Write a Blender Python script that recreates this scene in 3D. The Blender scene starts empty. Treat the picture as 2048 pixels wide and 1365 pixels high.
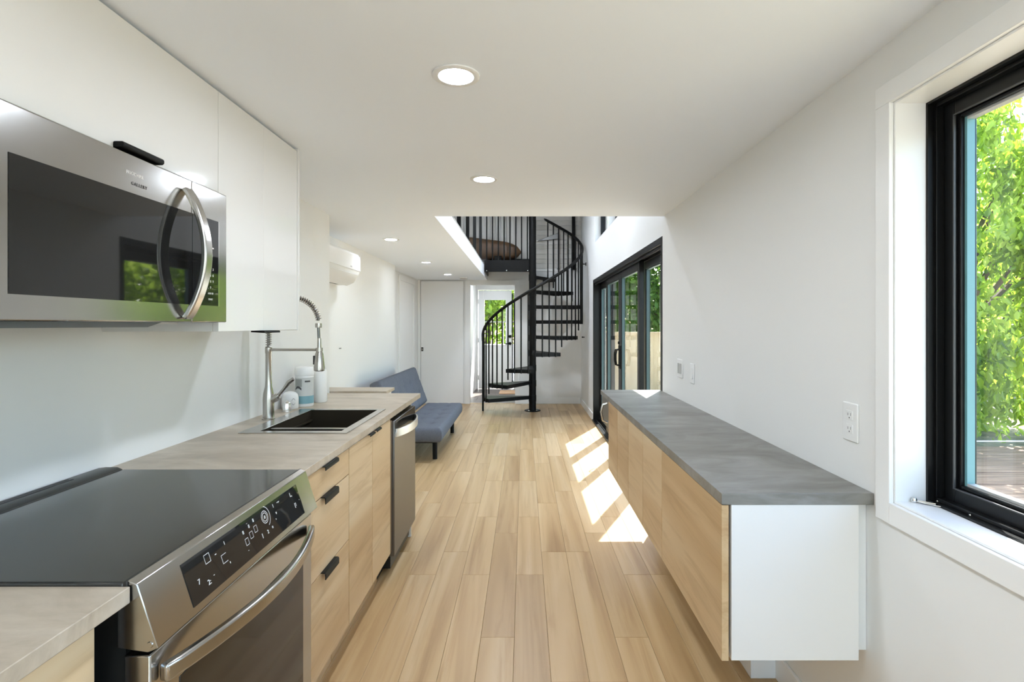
import bpy, bmesh, math, random
import numpy as np
from mathutils import Vector, Matrix
R = math.radians
S = bpy.context.scene
C = S.collection
random.seed(7)
rng = np.random.default_rng(5)

# ------------------------------------------------------------------ camera, world, sun, exposure
EYE = 1.392
cd = bpy.data.cameras.new('camera'); cam = bpy.data.objects.new('camera', cd); C.objects.link(cam)
cam.location = (0, 0, EYE); cam.rotation_euler = (R(90), 0, 0)
cd.sensor_fit = 'HORIZONTAL'; cd.sensor_width = 36; cd.lens = 1080 / 2048 * 36
cd.shift_x = (1024 - 1048) / 2048; cd.shift_y = (649 - 682.5) / 2048
cd.clip_start = .02; cd.clip_end = 200
S.camera = cam
S.view_settings.view_transform = 'Standard'; S.view_settings.look = 'None'
S.view_settings.gamma = 1; S.view_settings.exposure = 1.34; S.view_settings.use_curve_mapping = False
W = bpy.data.worlds.new('sky'); S.world = W; W.use_nodes = True
wn = W.node_tree.nodes; sk = wn.new('ShaderNodeTexSky'); sk.sky_type = 'NISHITA'; sk.sun_disc = False
sk.sun_elevation = R(51); sk.sun_rotation = R(25); sk.air_density = 1.0; sk.dust_density = 1.5
W.node_tree.links.new(sk.outputs[0], wn['Background'].inputs[0]); wn['Background'].inputs[1].default_value = .52
SUN_DIR = Vector((-.345, -.74, -1.0)).normalized()
ld = bpy.data.lights.new('sun', 'SUN'); ld.energy = 12; ld.angle = R(.53); ld.color = (1, .98, .95)
so = bpy.data.objects.new('sun', ld); C.objects.link(so); so.location = (4, 10, 9)
so.rotation_euler = SUN_DIR.to_track_quat('-Z', 'Y').to_euler()
LAMP = 125.0                                   # emission of the downlight diffusers
S.cycles.use_denoising = True
S.cycles.max_bounces = 12; S.cycles.diffuse_bounces = 6; S.cycles.glossy_bounces = 5
S.cycles.transparent_max_bounces = 24; S.cycles.sample_clamp_indirect = 6
S.cycles.caustics_reflective = False; S.cycles.caustics_refractive = False

# ------------------------------------------------------------------ materials
def srgb(r, g, b):
    f = lambda c: ((c / 255 + .055) / 1.055) ** 2.4 if c > 10 else c / 255 / 12.92
    return (f(r), f(g), f(b), 1)
def mat(name, col, rough=.5, metal=0., spec=.5, coat=0., trans=0., emit=None):
    m = bpy.data.materials.new(name); m.use_nodes = True; p = m.node_tree.nodes['Principled BSDF']
    p.inputs['Base Color'].default_value = col if len(col) == 4 else (*col, 1)
    p.inputs['Roughness'].default_value = rough; p.inputs['Metallic'].default_value = metal
    p.inputs['Specular IOR Level'].default_value = spec; p.inputs['Coat Weight'].default_value = coat
    p.inputs['Coat Roughness'].default_value = .05
    if emit: p.inputs['Emission Color'].default_value = emit[0]; p.inputs['Emission Strength'].default_value = emit[1]
    return m
def nodes(m): return m.node_tree.nodes, m.node_tree.links, m.node_tree.nodes['Principled BSDF']
def coords(m, scale, rand=0., space='pos'):
    n, l, p = nodes(m)
    if space == 'pos':
        g = n.new('ShaderNodeNewGeometry'); out = g.outputs['Position']
    else:
        g = n.new('ShaderNodeTexCoord'); out = g.outputs['Object']
    if rand:
        o = n.new('ShaderNodeObjectInfo'); mu = n.new('ShaderNodeMath'); mu.operation = 'MULTIPLY'; mu.inputs[1].default_value = rand
        l.new(o.outputs['Random'], mu.inputs[0]); ad = n.new('ShaderNodeVectorMath'); ad.operation = 'ADD'
        l.new(out, ad.inputs[0]); l.new(mu.outputs[0], ad.inputs[1]); out = ad.outputs[0]
    mp = n.new('ShaderNodeMapping'); mp.inputs['Scale'].default_value = scale; l.new(out, mp.inputs[0])
    return mp.outputs[0]
def noise(m, vec, scale=1., detail=4., rough=.55, dist=0.):
    n, l, p = nodes(m); t = n.new('ShaderNodeTexNoise'); t.inputs['Scale'].default_value = scale
    t.inputs['Detail'].default_value = detail; t.inputs['Roughness'].default_value = rough; t.inputs['Distortion'].default_value = dist
    l.new(vec, t.inputs['Vector']); return t.outputs['Fac']
def ramp(m, fac, stops):
    n, l, p = nodes(m); r = n.new('ShaderNodeValToRGB'); e = r.color_ramp.elements
    e[0].position, e[0].color = stops[0]; e[1].position, e[1].color = stops[-1]
    for s in stops[1:-1]:
        q = e.new(s[0]); q.color = s[1]
    l.new(fac, r.inputs[0]); return r.outputs[0]
def mixc(m, a, b, f, mode='MIX'):
    n, l, p = nodes(m); x = n.new('ShaderNodeMix'); x.data_type = 'RGBA'; x.blend_type = mode
    for i, v in ((6, a), (7, b), (0, f)):
        if isinstance(v, (float, int)): x.inputs[i].default_value = v
        elif isinstance(v, tuple): x.inputs[i].default_value = v
        else: l.new(v, x.inputs[i])
    return x.outputs[2]
def bump(m, fac, strength=.1, dist=.002):
    n, l, p = nodes(m); b = n.new('ShaderNodeBump'); b.inputs['Strength'].default_value = strength; b.inputs['Distance'].default_value = dist
    l.new(fac, b.inputs['Height']); l.new(b.outputs[0], p.inputs['Normal'])
def base(m, c): nodes(m)[1].new(c, nodes(m)[2].inputs['Base Color'])

M = {}
def paint(name, col, rough=.55):
    m = mat(name, col, rough); v = coords(m, (1, 1, 1)); bump(m, noise(m, v, 160, 3), .05, .001); M[name] = m; return m
paint('wall_paint', (.80, .80, .785)); paint('ceiling_paint', (.86, .90, .95), .7); paint('trim_paint', (.84, .84, .83), .3)
M['lacquer'] = mat('white_lacquer', (.76, .755, .735), .08, spec=.28)
M['white_plastic'] = mat('white_plastic', (.82, .82, .81), .3)
M['grey_plastic'] = mat('grey_plastic', (.45, .45, .44), .4)
M['black_metal'] = mat('black_metal', (.006, .006, .0055), .45, spec=.15)
M['black_frame'] = mat('black_frame', (.005, .005, .005), .32, spec=.3)
M['black_plastic'] = mat('black_plastic', (.012, .012, .011), .35)
M['black_glass'] = mat('black_glass', (.012, .012, .012), .03, spec=.5)
M['cook_glass'] = mat('cooktop_glass', (.02, .02, .019), .12, spec=.6)
M['oven_glass'] = mat('oven_glass', (.014, .010, .007), .06, spec=.45)
M['chrome'] = mat('chrome', (.75, .75, .74), .12, 1)
M['mark'] = mat('white_print', (.62, .62, .6), .5); M['mark_dark'] = mat('dark_print', (.06, .06, .06), .5)
M['spacer'] = mat('teal_spacer', srgb(112, 160, 166), .4); M['spacer_door'] = mat('dull_teal_spacer', srgb(66, 88, 88), .4); M['gasket'] = mat('gasket', (.06, .06, .06), .4)
M['sink'] = mat('sink_composite', (.03, .024, .016), .8, spec=.05)
M['rubber'] = mat('rubber', (.02, .02, .02), .8)
M['slot'] = mat('slot_dark', (.05, .05, .05), .7)
def steel(name, col, rough, sc):
    m = mat(name, col, rough, 1); v = coords(m, sc); f = noise(m, v, 1, 3)
    n, l, p = nodes(m); mr = n.new('ShaderNodeMapRange'); mr.inputs['To Min'].default_value = rough - .012; mr.inputs['To Max'].default_value = rough + .012
    l.new(f, mr.inputs[0]); l.new(mr.outputs[0], p.inputs['Roughness']); M[name] = m
steel('steel', (.44, .43, .41), .18, (900, 8, 900)); steel('steel_v', (.50, .49, .465), .24, (900, 900, 8))
steel('dark_steel', (.20, .20, .195), .3, (400, 400, 6)); steel('nickel', (.50, .48, .45), .25, (200, 200, 8))

def oak(name, c0, c1, c2, grain, rand, rough=.45, fig=.5, tint=.75):
    m = mat(name, c1, rough); a = coords(m, grain, rand); b = coords(m, tuple(g * .18 for g in grain), rand)
    f1 = noise(m, a, 1, 6, .62, .6); f2 = noise(m, b, 1, 3, .5, 1.4)
    col = ramp(m, f2, [(.3, c0), (.5, c1), (.72, c2)])
    fine = ramp(m, f1, [(.32, (.68, .59, .48, 1)), (.5, (1, 1, 1, 1)), (1, (1.04, 1.03, 1.0, 1))])
    col = mixc(m, col, fine, fig, 'MULTIPLY')
    if rand:
        n, l, p = nodes(m); o = n.new('ShaderNodeObjectInfo')
        t = ramp(m, o.outputs['Random'], [(0, (.86, .84, .80, 1)), (.5, (1, 1, 1, 1)), (1, (1.06, 1.07, 1.08, 1))])
        col = mixc(m, col, t, tint, 'MULTIPLY')
    base(m, col); bump(m, f1, .06, .0008); M[name] = m
oak('floor_oak', srgb(166, 133, 90), srgb(191, 160, 116), srgb(205, 179, 140), (26, 1.1, 26), 40., .38)
oak('front_oak', srgb(188, 155, 112), srgb(206, 178, 138), srgb(216, 194, 159), (10, 1.5, 19), 25., .42, .62, .2)
oak('slab_wood', srgb(48, 34, 19), srgb(68, 47, 26), srgb(92, 66, 38), (2, 9, 14), 0., .5)
def concrete(name, c0, c1, c2, sc=(3, 6, 6)):
    m = mat(name, c1, .36); a = coords(m, sc); b = coords(m, (9, 34, 34))
    f = noise(m, a, 1, 7, .62, .8); g = noise(m, b, 1, 5, .6)
    col = ramp(m, f, [(.32, c0), (.5, c1), (.68, c2)]); col = mixc(m, col, ramp(m, g, [(.3, (.87, .87, .87, 1)), (.7, (1.06, 1.06, 1.06, 1))]), .7, 'MULTIPLY')
    base(m, col); M[name] = m
concrete('counter_grey', srgb(104, 101, 94), srgb(124, 122, 116), srgb(144, 143, 140))
concrete('counter_lit', srgb(154, 140, 121), srgb(176, 162, 143), srgb(192, 180, 163))  # same counter as above with the warm light painted into its colour
concrete('tile_brown', srgb(72, 62, 58), srgb(92, 80, 75), srgb(108, 96, 90)); concrete('patio', srgb(165, 160, 150), srgb(190, 185, 175), srgb(205, 200, 190))
def fabric():
    m = mat('futon_fabric', srgb(92, 96, 104), .85, spec=.2); v = coords(m, (1, 1, 1)); f = noise(m, v, 420, 2); g = noise(m, v, 60, 4)
    base(m, mixc(m, ramp(m, f, [(.3, srgb(80, 84, 92)), (.7, srgb(116, 121, 131))]), ramp(m, g, [(.35, (.85, .85, .86, 1)), (.7, (1.1, 1.1, 1.1, 1))]), .6, 'MULTIPLY'))
    bump(m, f, .3, .001); M['fabric'] = m
fabric()
def board_paint():
    m = mat('painted_board', (.74, .72, .68), .5); n, l, p = nodes(m); o = n.new('ShaderNodeObjectInfo')
    base(m, ramp(m, o.outputs['Random'], [(0, (.50, .48, .44, 1)), (1, (.66, .645, .61, 1))])); M['board'] = m
board_paint()
def beige():
    m = mat('beige_panel', srgb(214, 192, 158), .7); v = coords(m, (6, 6, 1)); base(m, ramp(m, noise(m, v, 2, 5), [(.3, srgb(200, 176, 142)), (.7, srgb(224, 204, 172))])); M['beige'] = m
    m = mat('weathered_deck', srgb(120, 96, 76), .75); v = coords(m, (2, 30, 30), 20.); base(m, ramp(m, noise(m, v, 1, 6), [(.3, srgb(104, 78, 58)), (.7, srgb(160, 130, 104))])); M['deck'] = m
    m = mat('gravel_soil', srgb(120, 110, 92), .9); v = coords(m, (1, 1, 1)); base(m, ramp(m, noise(m, v, 6, 6), [(.3, srgb(86, 82, 62)), (.7, srgb(150, 140, 118))])); M['soil'] = m
    m = mat('bark', srgb(96, 80, 62), .9); v = coords(m, (14, 14, 2)); f = noise(m, v, 1, 5); base(m, ramp(m, f, [(.3, srgb(66, 54, 42)), (.7, srgb(126, 108, 88))])); bump(m, f, .5, .01); M['bark'] = m
beige()
def leafmat(name, c0, c1, c2):
    m = bpy.data.materials.new(name); m.use_nodes = True; n, l = m.node_tree.nodes, m.node_tree.links
    at = n.new('ShaderNodeAttribute'); at.attribute_name = 'leaf'; r = n.new('ShaderNodeValToRGB'); e = r.color_ramp.elements
    e[0].color, e[0].position, e[1].color, e[1].position = c0, .1, c2, .95
    q = e.new(.55); q.color = c1
    l.new(at.outputs['Fac'], r.inputs[0]); p = n['Principled BSDF']; p.inputs['Roughness'].default_value = .28
    l.new(r.outputs[0], p.inputs['Base Color']); t = n.new('ShaderNodeBsdfTranslucent'); l.new(r.outputs[0], t.inputs[0])
    mx = n.new('ShaderNodeMixShader'); mx.inputs[0].default_value = .6; l.new(p.outputs[0], mx.inputs[1]); l.new(t.outputs[0], mx.inputs[2])
    l.new(mx.outputs[0], n['Material Output'].inputs[0]); M[name] = m
leafmat('leaf', srgb(92, 122, 24), srgb(158, 188, 52), srgb(214, 232, 112)); leafmat('leaf_dark', srgb(70, 108, 38), srgb(116, 158, 60), srgb(170, 204, 100))
def glass():
    m = bpy.data.materials.new('window_glass'); m.use_nodes = True; n, l = m.node_tree.nodes, m.node_tree.links; n.remove(n['Principled BSDF'])
    t = n.new('ShaderNodeBsdfTransparent'); t.inputs[0].default_value = (.965, .985, .975, 1); g = n.new('ShaderNodeBsdfGlossy'); g.inputs['Roughness'].default_value = .0
    lw = n.new('ShaderNodeLayerWeight'); lw.inputs[0].default_value = .5; mx = n.new('ShaderNodeMixShader')
    pw_ = n.new('ShaderNodeMath'); pw_.operation = 'POWER'; pw_.inputs[1].default_value = 5; l.new(lw.outputs['Facing'], pw_.inputs[0])
    f = n.new('ShaderNodeMath'); f.operation = 'MULTIPLY_ADD'; f.inputs[1].default_value = .95; f.inputs[2].default_value = .045; l.new(pw_.outputs[0], f.inputs[0])
    l.new(f.outputs[0], mx.inputs[0]); l.new(t.outputs[0], mx.inputs[1]); l.new(g.outputs[0], mx.inputs[2]); l.new(mx.outputs[0], n['Material Output'].inputs[0]); M['glass'] = m
glass()
M['diffuser'] = mat('lit_diffuser', (.9, .9, .88), .5, emit=((.86, .95, 1.08, 1), LAMP)); M['diffuser_dim'] = mat('dimmed_diffuser', (.9, .9, .88), .5, emit=((.88, .95, 1.06, 1), LAMP * .36)); M['diffuser_fill'] = mat('fill_diffuser', (.9, .9, .88), .5, emit=((.88, .95, 1.06, 1), LAMP * 3.6))  # the brightest diffuser serves only added, unseen fill lamps
M['label_art'] = mat('label_grey', srgb(196, 198, 196), .35); M['label_teal'] = mat('label_teal', srgb(118, 160, 170), .35)

# ------------------------------------------------------------------ mesh helpers
class MB:
    def __init__(s): s.v = []; s.f = []
    def add(s, vs, fs):
        o = len(s.v); s.v += [tuple(v) for v in vs]; s.f += [tuple(i + o for i in f) for f in fs]; return s
    def box(s, x0, x1, y0, y1, z0, z1):
        return s.add([(x0,y0,z0),(x1,y0,z0),(x1,y1,z0),(x0,y1,z0),(x0,y0,z1),(x1,y0,z1),(x1,y1,z1),(x0,y1,z1)],
                     [(0,3,2,1),(4,5,6,7),(0,1,5,4),(1,2,6,5),(2,3,7,6),(3,0,4,7)])
    def prism(s, pts, axis, a, b):           # profile extruded along an axis; y: (x,z)  x: (y,z)  z: (x,y)
        n = len(pts)
        P = {'y': lambda p, t: (p[0], t, p[1]), 'x': lambda p, t: (t, p[0], p[1]), 'z': lambda p, t: (p[0], p[1], t)}[axis]
        return s.add([P(p, a) for p in pts] + [P(p, b) for p in pts],
                     [tuple(range(n))[::-1], tuple(range(n, 2 * n))] + [(i, (i + 1) % n, n + (i + 1) % n, n + i) for i in range(n)])
    def tube(s, pts, r, n=10, cap=True):
        pts = [Vector(p) for p in pts]; k = len(pts); rr = r if isinstance(r, (list, tuple)) else [r] * k
        vs = []; t = (pts[1] - pts[0]).normalized(); u = t.orthogonal().normalized()
        for i, p in enumerate(pts):
            t = (pts[min(i + 1, k - 1)] - pts[max(i - 1, 0)]).normalized(); u = (u - t * u.dot(t)).normalized(); w = t.cross(u)
            vs += [p + (u * math.cos(a) + w * math.sin(a)) * rr[i] for a in (2 * math.pi * j / n for j in range(n))]
        fs = [(i*n+j, i*n+(j+1)%n, (i+1)*n+(j+1)%n, (i+1)*n+j) for i in range(k-1) for j in range(n)]
        if cap: fs += [tuple(range(n))[::-1], tuple(range((k-1)*n, k*n))]
        return s.add(vs, fs)
    def strip(s, pts, sides, ups, w, t):      # rectangular bar swept along pts
        vs = []
        for p, a, b in zip(pts, sides, ups):
            p, a, b = Vector(p), Vector(a) * w / 2, Vector(b) * t / 2
            vs += [p - a - b, p + a - b, p + a + b, p - a + b]
        k = len(pts)
        return s.add(vs, [(i*4+j, i*4+(j+1)%4, i*4+4+(j+1)%4, i*4+4+j) for i in range(k-1) for j in range(4)] + [(3,2,1,0), (k*4-4,k*4-3,k*4-2,k*4-1)])
    def lathe(s, c, prof, n=28, mtx=None):   # prof (r, z) about the vertical through c, or about mtx's local z
        vs = []
        for r, z in prof:
            for j in range(n):
                a = 2 * math.pi * j / n; p = Vector((r * math.cos(a), r * math.sin(a), z))
                vs.append(mtx @ p if mtx else Vector(c) + p)
        k = len(prof); fs = [(i*n+j, i*n+(j+1)%n, (i+1)*n+(j+1)%n, (i+1)*n+j) for i in range(k-1) for j in range(n)]
        if prof[0][0] > 1e-5: fs.append(tuple(range(n))[::-1])
        if prof[-1][0] > 1e-5: fs.append(tuple(range((k-1)*n, k*n)))
        return s.add(vs, fs)
    def ring(s, plane, a0, a1, b0, b1, c0, c1, w):   # rectangular frame; plane 'x': a=y b=z c=x ; 'y': a=x b=z c=y
        w = w if isinstance(w, tuple) else (w, w, w, w)   # a0 side, a1 side, b0 side, b1 side
        for (p, q, u, v) in ((a0, a0+w[0], b0, b1), (a1-w[1], a1, b0, b1), (a0+w[0], a1-w[1], b0, b0+w[2]), (a0+w[0], a1-w[1], b1-w[3], b1)):
            if q - p < 1e-6 or v - u < 1e-6: continue
            if plane == 'x': s.box(c0, c1, p, q, u, v)
            else: s.box(p, q, c0, c1, u, v)
        return s
    def text(s, body, size, mtx, depth=.0004, spacing=1.):
        cu = bpy.data.curves.new('letters', 'FONT'); cu.body = body; cu.size = size; cu.extrude = depth; cu.align_x = 'CENTER'; cu.align_y = 'CENTER'
        cu.space_character = spacing; cu.resolution_u = 2
        o = bpy.data.objects.new('letters', cu); C.objects.link(o); dg = bpy.context.evaluated_depsgraph_get(); dg.update()
        me = bpy.data.meshes.new_from_object(o.evaluated_get(dg))
        s.add([mtx @ v.co for v in me.vertices], [tuple(p.vertices) for p in me.polygons])
        bpy.data.objects.remove(o); bpy.data.curves.remove(cu); bpy.data.meshes.remove(me); return s
    def mesh(s, name, origin=(0, 0, 0), smooth=True, weld=False):
        me = bpy.data.meshes.new(name); ox, oy, oz = origin
        me.from_pydata([(x-ox, y-oy, z-oz) for x, y, z in s.v], [], s.f)
        b = bmesh.new(); b.from_mesh(me)
        if weld: bmesh.ops.remove_doubles(b, verts=b.verts, dist=1e-5)
        bmesh.ops.recalc_face_normals(b, faces=b.faces); b.to_mesh(me); b.free()
        if smooth:
            me.polygons.foreach_set('use_smooth', [True] * len(me.polygons)); me.set_sharp_from_angle(angle=R(38))
        return me
ORG = {}
def tag(o, label, cat, group=None, kind=None):
    if label: o['label'] = label
    if cat: o['category'] = cat
    if group: o['group'] = group
    if kind: o['kind'] = kind
    return o
def bev(o, w, seg=2):
    if w:
        b = o.modifiers.new('edges', 'BEVEL'); b.width = w; b.segments = seg; b.limit_method = 'ANGLE'; b.angle_limit = R(40)
        b.harden_normals = False
def thing(name, label, cat, loc, group=None, kind=None):
    o = bpy.data.objects.new(name, None); C.objects.link(o); o.location = loc; o.empty_display_size = .1; ORG[o] = tuple(loc)
    return tag(o, label, cat, group, kind)
def part(name, mb, m, parent, bevel=0, label=None, weld=False, seg=2, kind=None):
    org = ORG[parent]; me = mb.mesh(name, org, weld=weld); me.materials.append(M[m] if isinstance(m, str) else m)
    o = bpy.data.objects.new(name, me); C.objects.link(o); o.parent = parent; ORG[o] = org; bev(o, bevel, seg)
    if label: o['label'] = label
    if kind: o['kind'] = kind
    return o
def single(name, mb, m, label, cat, base_pt=(0, 0, 0), bevel=0, group=None, kind=None, weld=False, seg=2):
    me = mb.mesh(name, base_pt, weld=weld); me.materials.append(M[m] if isinstance(m, str) else m)
    o = bpy.data.objects.new(name, me); C.objects.link(o); o.location = base_pt; ORG[o] = tuple(base_pt); bev(o, bevel, seg)
    return tag(o, label, cat, group, kind)
def dup(root, loc, label):
    r = root.copy(); C.objects.link(r); r.location = loc; r['label'] = label; ORG[r] = tuple(loc)
    for ch in list(root.children):
        c = ch.copy(); C.objects.link(c); c.parent = r
        for g in list(ch.children):
            d = g.copy(); C.objects.link(d); d.parent = c
    return r
def struct(name, mb, m, label, cat, bevel=0): return single(name, mb, m, label, cat, (0, 0, 0), bevel, kind='structure')
def bx(*a): return MB().box(*a)

# ------------------------------------------------------------------ setting
XR, XL, XLL, XREC = 1.0, -1.38, -1.695, -1.85
CEIL, LOFT, TOP = 2.165, 2.35, 3.45
YK, YF, YB = 3.865, 9.45, -2.2               # end of the kitchen ceiling, far wall, wall behind the camera
WT = .18                                      # right wall thickness
fl = struct('floor', bx(-1.95, 1.17, YB - .1, YF + .1, -.06, -.012), 'soil', 'light oak plank floor running the length of the house', 'floor')
PW = .149; plank_cache = {}
def plank_mesh(L, w):
    k = (round(L, 3), round(w, 3))
    if k not in plank_cache:
        c = .0012; mb = MB()
        x0, x1, y0, y1 = .0004, w - .0004, .0005, L - .0005
        mb.add([(x0,y0,-.012),(x1,y0,-.012),(x1,y1,-.012),(x0,y1,-.012),(x0,y0,-c),(x1,y0,-c),(x1,y1,-c),(x0,y1,-c),
                (x0+c,y0+c,0),(x1-c,y0+c,0),(x1-c,y1-c,0),(x0+c,y1-c,0)],
               [(0,1,5,4),(1,2,6,5),(2,3,7,6),(3,0,4,7),(4,5,9,8),(5,6,10,9),(6,7,11,10),(7,4,8,11),(8,9,10,11)])
        me = mb.mesh('plank', smooth=False); me.materials.append(M['floor_oak']); plank_cache[k] = me
    return plank_cache[k]
row = 0; x = XR
while x > XREC + .01:
    w = min(PW, x - XREC); x -= w
    ys = YB if x + w * .5 > XL else 3.83
    y = ys; first = True
    while y < YF - .01:
        L = random.choice([.4, .7, 1.0]) if first else random.choice([1.2, 1.2, 1.2, .9]); first = False
        L = min(L, YF - y)
        if L > .05:
            o = bpy.data.objects.new('plank', plank_mesh(L, w)); C.objects.link(o); o.location = (x, y, 0); o.parent = fl
        y += L
    row += 1

c = MB().box(-1.95, 1.0, YB, YK, CEIL, LOFT).box(-1.95, -.64, YK, YF, CEIL, LOFT)
struct('ceiling', c, 'ceiling_paint', 'smooth white low ceiling with an opening up to the loft', 'ceiling')
struct('roof', bx(-2.0, 1.53, YB - .1, 12.1, TOP, TOP + .15), 'ceiling_paint', 'white roof deck high over the loft', 'roof')
W1 = (-.75, 1.459, .909, 1.993)                # kitchen window opening y0 y1 z0 z1; unseen near end widened for daylight
SD = (3.9, 7.8, 2.03)                         # sliding door y0 y1 top
CW = (5.2, 7.62, 2.54, 3.2)                   # clerestory
w = MB(); X0, X1 = XR, XR + WT
w.box(X0, X1, YB - .1, W1[0], 0, TOP).box(X0, X1, W1[0], W1[1], 0, W1[2]).box(X0, X1, W1[0], W1[1], W1[3], TOP).box(X0, X1, W1[1], SD[0], 0, TOP)
w.box(X0, X1, SD[0], SD[1], SD[2], CW[2]).box(X0, X1, SD[0], CW[0], CW[2], TOP).box(X0, X1, CW[0], CW[1], CW[3], TOP).box(X0, X1, CW[1], SD[1], CW[2], TOP).box(X0, X1, SD[1], YF + .1, 0, TOP)
struct('wall_right', w, 'wall_paint', 'white wall with the kitchen window and the black sliding door', 'wall')
wl = MB().box(-2.0, XL, YB, 3.83, 0, CEIL).box(-2.0, XLL, 3.83, 7.1, 0, CEIL).box(-2.0, XREC, 7.1, YF, 0, CEIL).box(-2.0, -1.72, YB, YF, LOFT, TOP)
wall_left = struct('wall_left', wl, 'wall_paint', 'white wall behind the sink and the futon', 'wall')
OP = (-.945, -.157, 2.08)
wf = MB().box(-2.0, OP[0], YF, YF + .1, 0, TOP).box(OP[1], XR, YF, YF + .1, 0, TOP).box(OP[0], OP[1], YF, YF + .1, OP[2], TOP)
wall_far = struct('wall_far', wf, 'wall_paint', 'white wall behind the spiral stair with a doorway', 'wall')
BW = (-1.1, .85, .1, 2.06)  # back window, added out of view to let daylight in
wb = MB().box(-2.0, BW[0], YB - .1, YB, 0, TOP).box(BW[1], XR, YB - .1, YB, 0, TOP).box(BW[0], BW[1], YB - .1, YB, 0, BW[2]).box(BW[0], BW[1], YB - .1, YB, BW[3], TOP)
struct('wall_back', wb, 'wall_paint', 'white wall behind the viewer with an added window', 'wall')
# painted boards of the loft walls
for i in range(13):
    z0 = LOFT + .02 + i * .0835
    part('board', bx(.16, XR - .002, YF - .014 - random.uniform(0, .002), YF, z0, z0 + .077), 'board', wall_far, .0015)
    part('board', bx(-1.72, -1.704, 3.9, YF - .02, z0, z0 + .077), 'board', wall_left, .0015)
for i in range(20):
    x0 = -1.69 + i * .092
    part('board', bx(x0, x0 + .085, YF - .016 - random.uniform(0, .004), YF, LOFT + .02, TOP - .01), 'board', wall_far, .002)
part('board', bx(.155, .999, YF - .018, YF, LOFT - .03, LOFT + .012), 'trim_paint', wall_far, .002)

# vestibule
vest = struct('wall_vestibule', MB().box(-1.13, -1.03, YF + .1, 11.7, 0, 2.4).box(-.11, -.01, YF + .1, 11.7, 0, 2.4).box(-1.03, -.11, YF + .1, 11.7, 2.3, 2.4)
       .box(-1.03, -.985, 11.6, 11.7, 0, 2.3).box(-.215, -.11, 11.6, 11.7, 0, 2.3).box(-.985, -.215, 11.6, 11.7, 2.13, 2.3), 'wall_paint', 'white entry passage beyond the doorway', 'wall')
vf = struct('floor_vestibule', bx(-1.13, -.01, YF + .1, 11.7, -.06, -.012), 'grey_plastic', 'dark brown tile floor of the entry passage', 'floor')
single('ground_threshold', bx(OP[0], OP[1], YF, YF + .1, -.05, 0.004), 'floor_oak', 'oak threshold in the doorway behind the stair', 'threshold', kind='structure')
for i in range(6):
    for j in range(3):
        x0 = -1.03 + j * .307 - (.15 if i % 2 else 0); a, b = max(x0, -1.03), min(x0 + .304, -.11)
        part('tile', bx(a, b, YF + .1 + i * .36, YF + .1 + i * .36 + .357, -.012, 0), 'tile_brown', vf, .001)
    if i % 2: part('tile', bx(-.256, -.11, YF + .1 + i * .36, YF + .1 + i * .36 + .357, -.012, 0), 'tile_brown', vf, .001)

# trims
def casing(name, x0, x1, ztop, y, w, t, label):
    return struct(name, MB().box(x0 - w, x0, y - t, y, 0, ztop + w).box(x1, x1 + w, y - t, y, 0, ztop + w).box(x0, x1, y - t, y, ztop, ztop + w), 'trim_paint', label, 'trim', .002)
casing('trim_1', OP[0], OP[1], OP[2], YF, .085, .018, 'white flat casing around the doorway behind the stair')
struct('trim_2', MB().ring('x', W1[0] - .057, W1[1] + .057, W1[2] - .057, W1[3] + .0, XR - .014, XR, (.057, .057, .057, .0)).box(XR - .014, XR, W1[0] - .057, W1[1] + .057, W1[3], W1[3] + .057),
       'trim_paint', 'white flat casing around the kitchen window', 'trim', .0015)
struct('baseboard_far', MB().box(OP[1] + .085, XR - .013, YF - .013, YF, 0, .105), 'trim_paint', 'white baseboard behind the spiral stair', 'baseboard', .003)
struct('baseboard_right', MB().box(XR - .013, XR, SD[1] + .01, YF, 0, .105).box(XR - .013, XR, YB, SD[0] - .02, 0, .105), 'trim_paint', 'white baseboard along the window wall', 'baseboard', .003)
struct('baseboard_left', MB().box(XLL, XLL + .013, 3.84, 7.1, 0, .105), 'trim_paint', 'white baseboard behind the futon', 'baseboard', .003)
struct('trim_3', MB().box(XREC, XREC + .018, 7.95, 8.04, 0, 2.05).box(XREC, XREC + .018, 9.0, 9.09, 0, 2.05).box(XREC, XREC + .018, 7.95, 9.09, 2.05, 2.13), 'trim_paint', 'white casing of the side door past the futon', 'trim', .002)
d4 = struct('door_4', MB().box(XREC - .0, XREC + .006, 8.04, 9.0, 0.01, 2.049), 'trim_paint', 'white flush side door past the futon', 'door')
struct('trim_4', MB().box(XR - .11, XR - .0, 2.12, 3.6, 0, .40), 'wall_paint', 'white boxed chase low on the wall under the grey counter', 'trim', .002)

# pocket door with its latch
d3 = thing('door_3', 'plain white sliding door beside the doorway', 'door', (-1.44, YF - .03, 0), kind='structure')
part('door_slab', bx(-1.80, -1.06, YF - .04, YF - .004, .012, CEIL - .02), 'trim_paint', d3, .003)
part('jamb', bx(-1.849, -1.805, YF - .05, YF - .002, 0, CEIL - .001), 'trim_paint', d3, .002)
lt = part('latch', bx(-1.79, -1.755, YF - .046, YF - .038, .925, .99), 'black_metal', d3, .001, 'small black square latch')
part('latch_pull', bx(-1.779, -1.766, YF - .049, YF - .045, .943, .972), 'chrome', lt)

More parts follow.
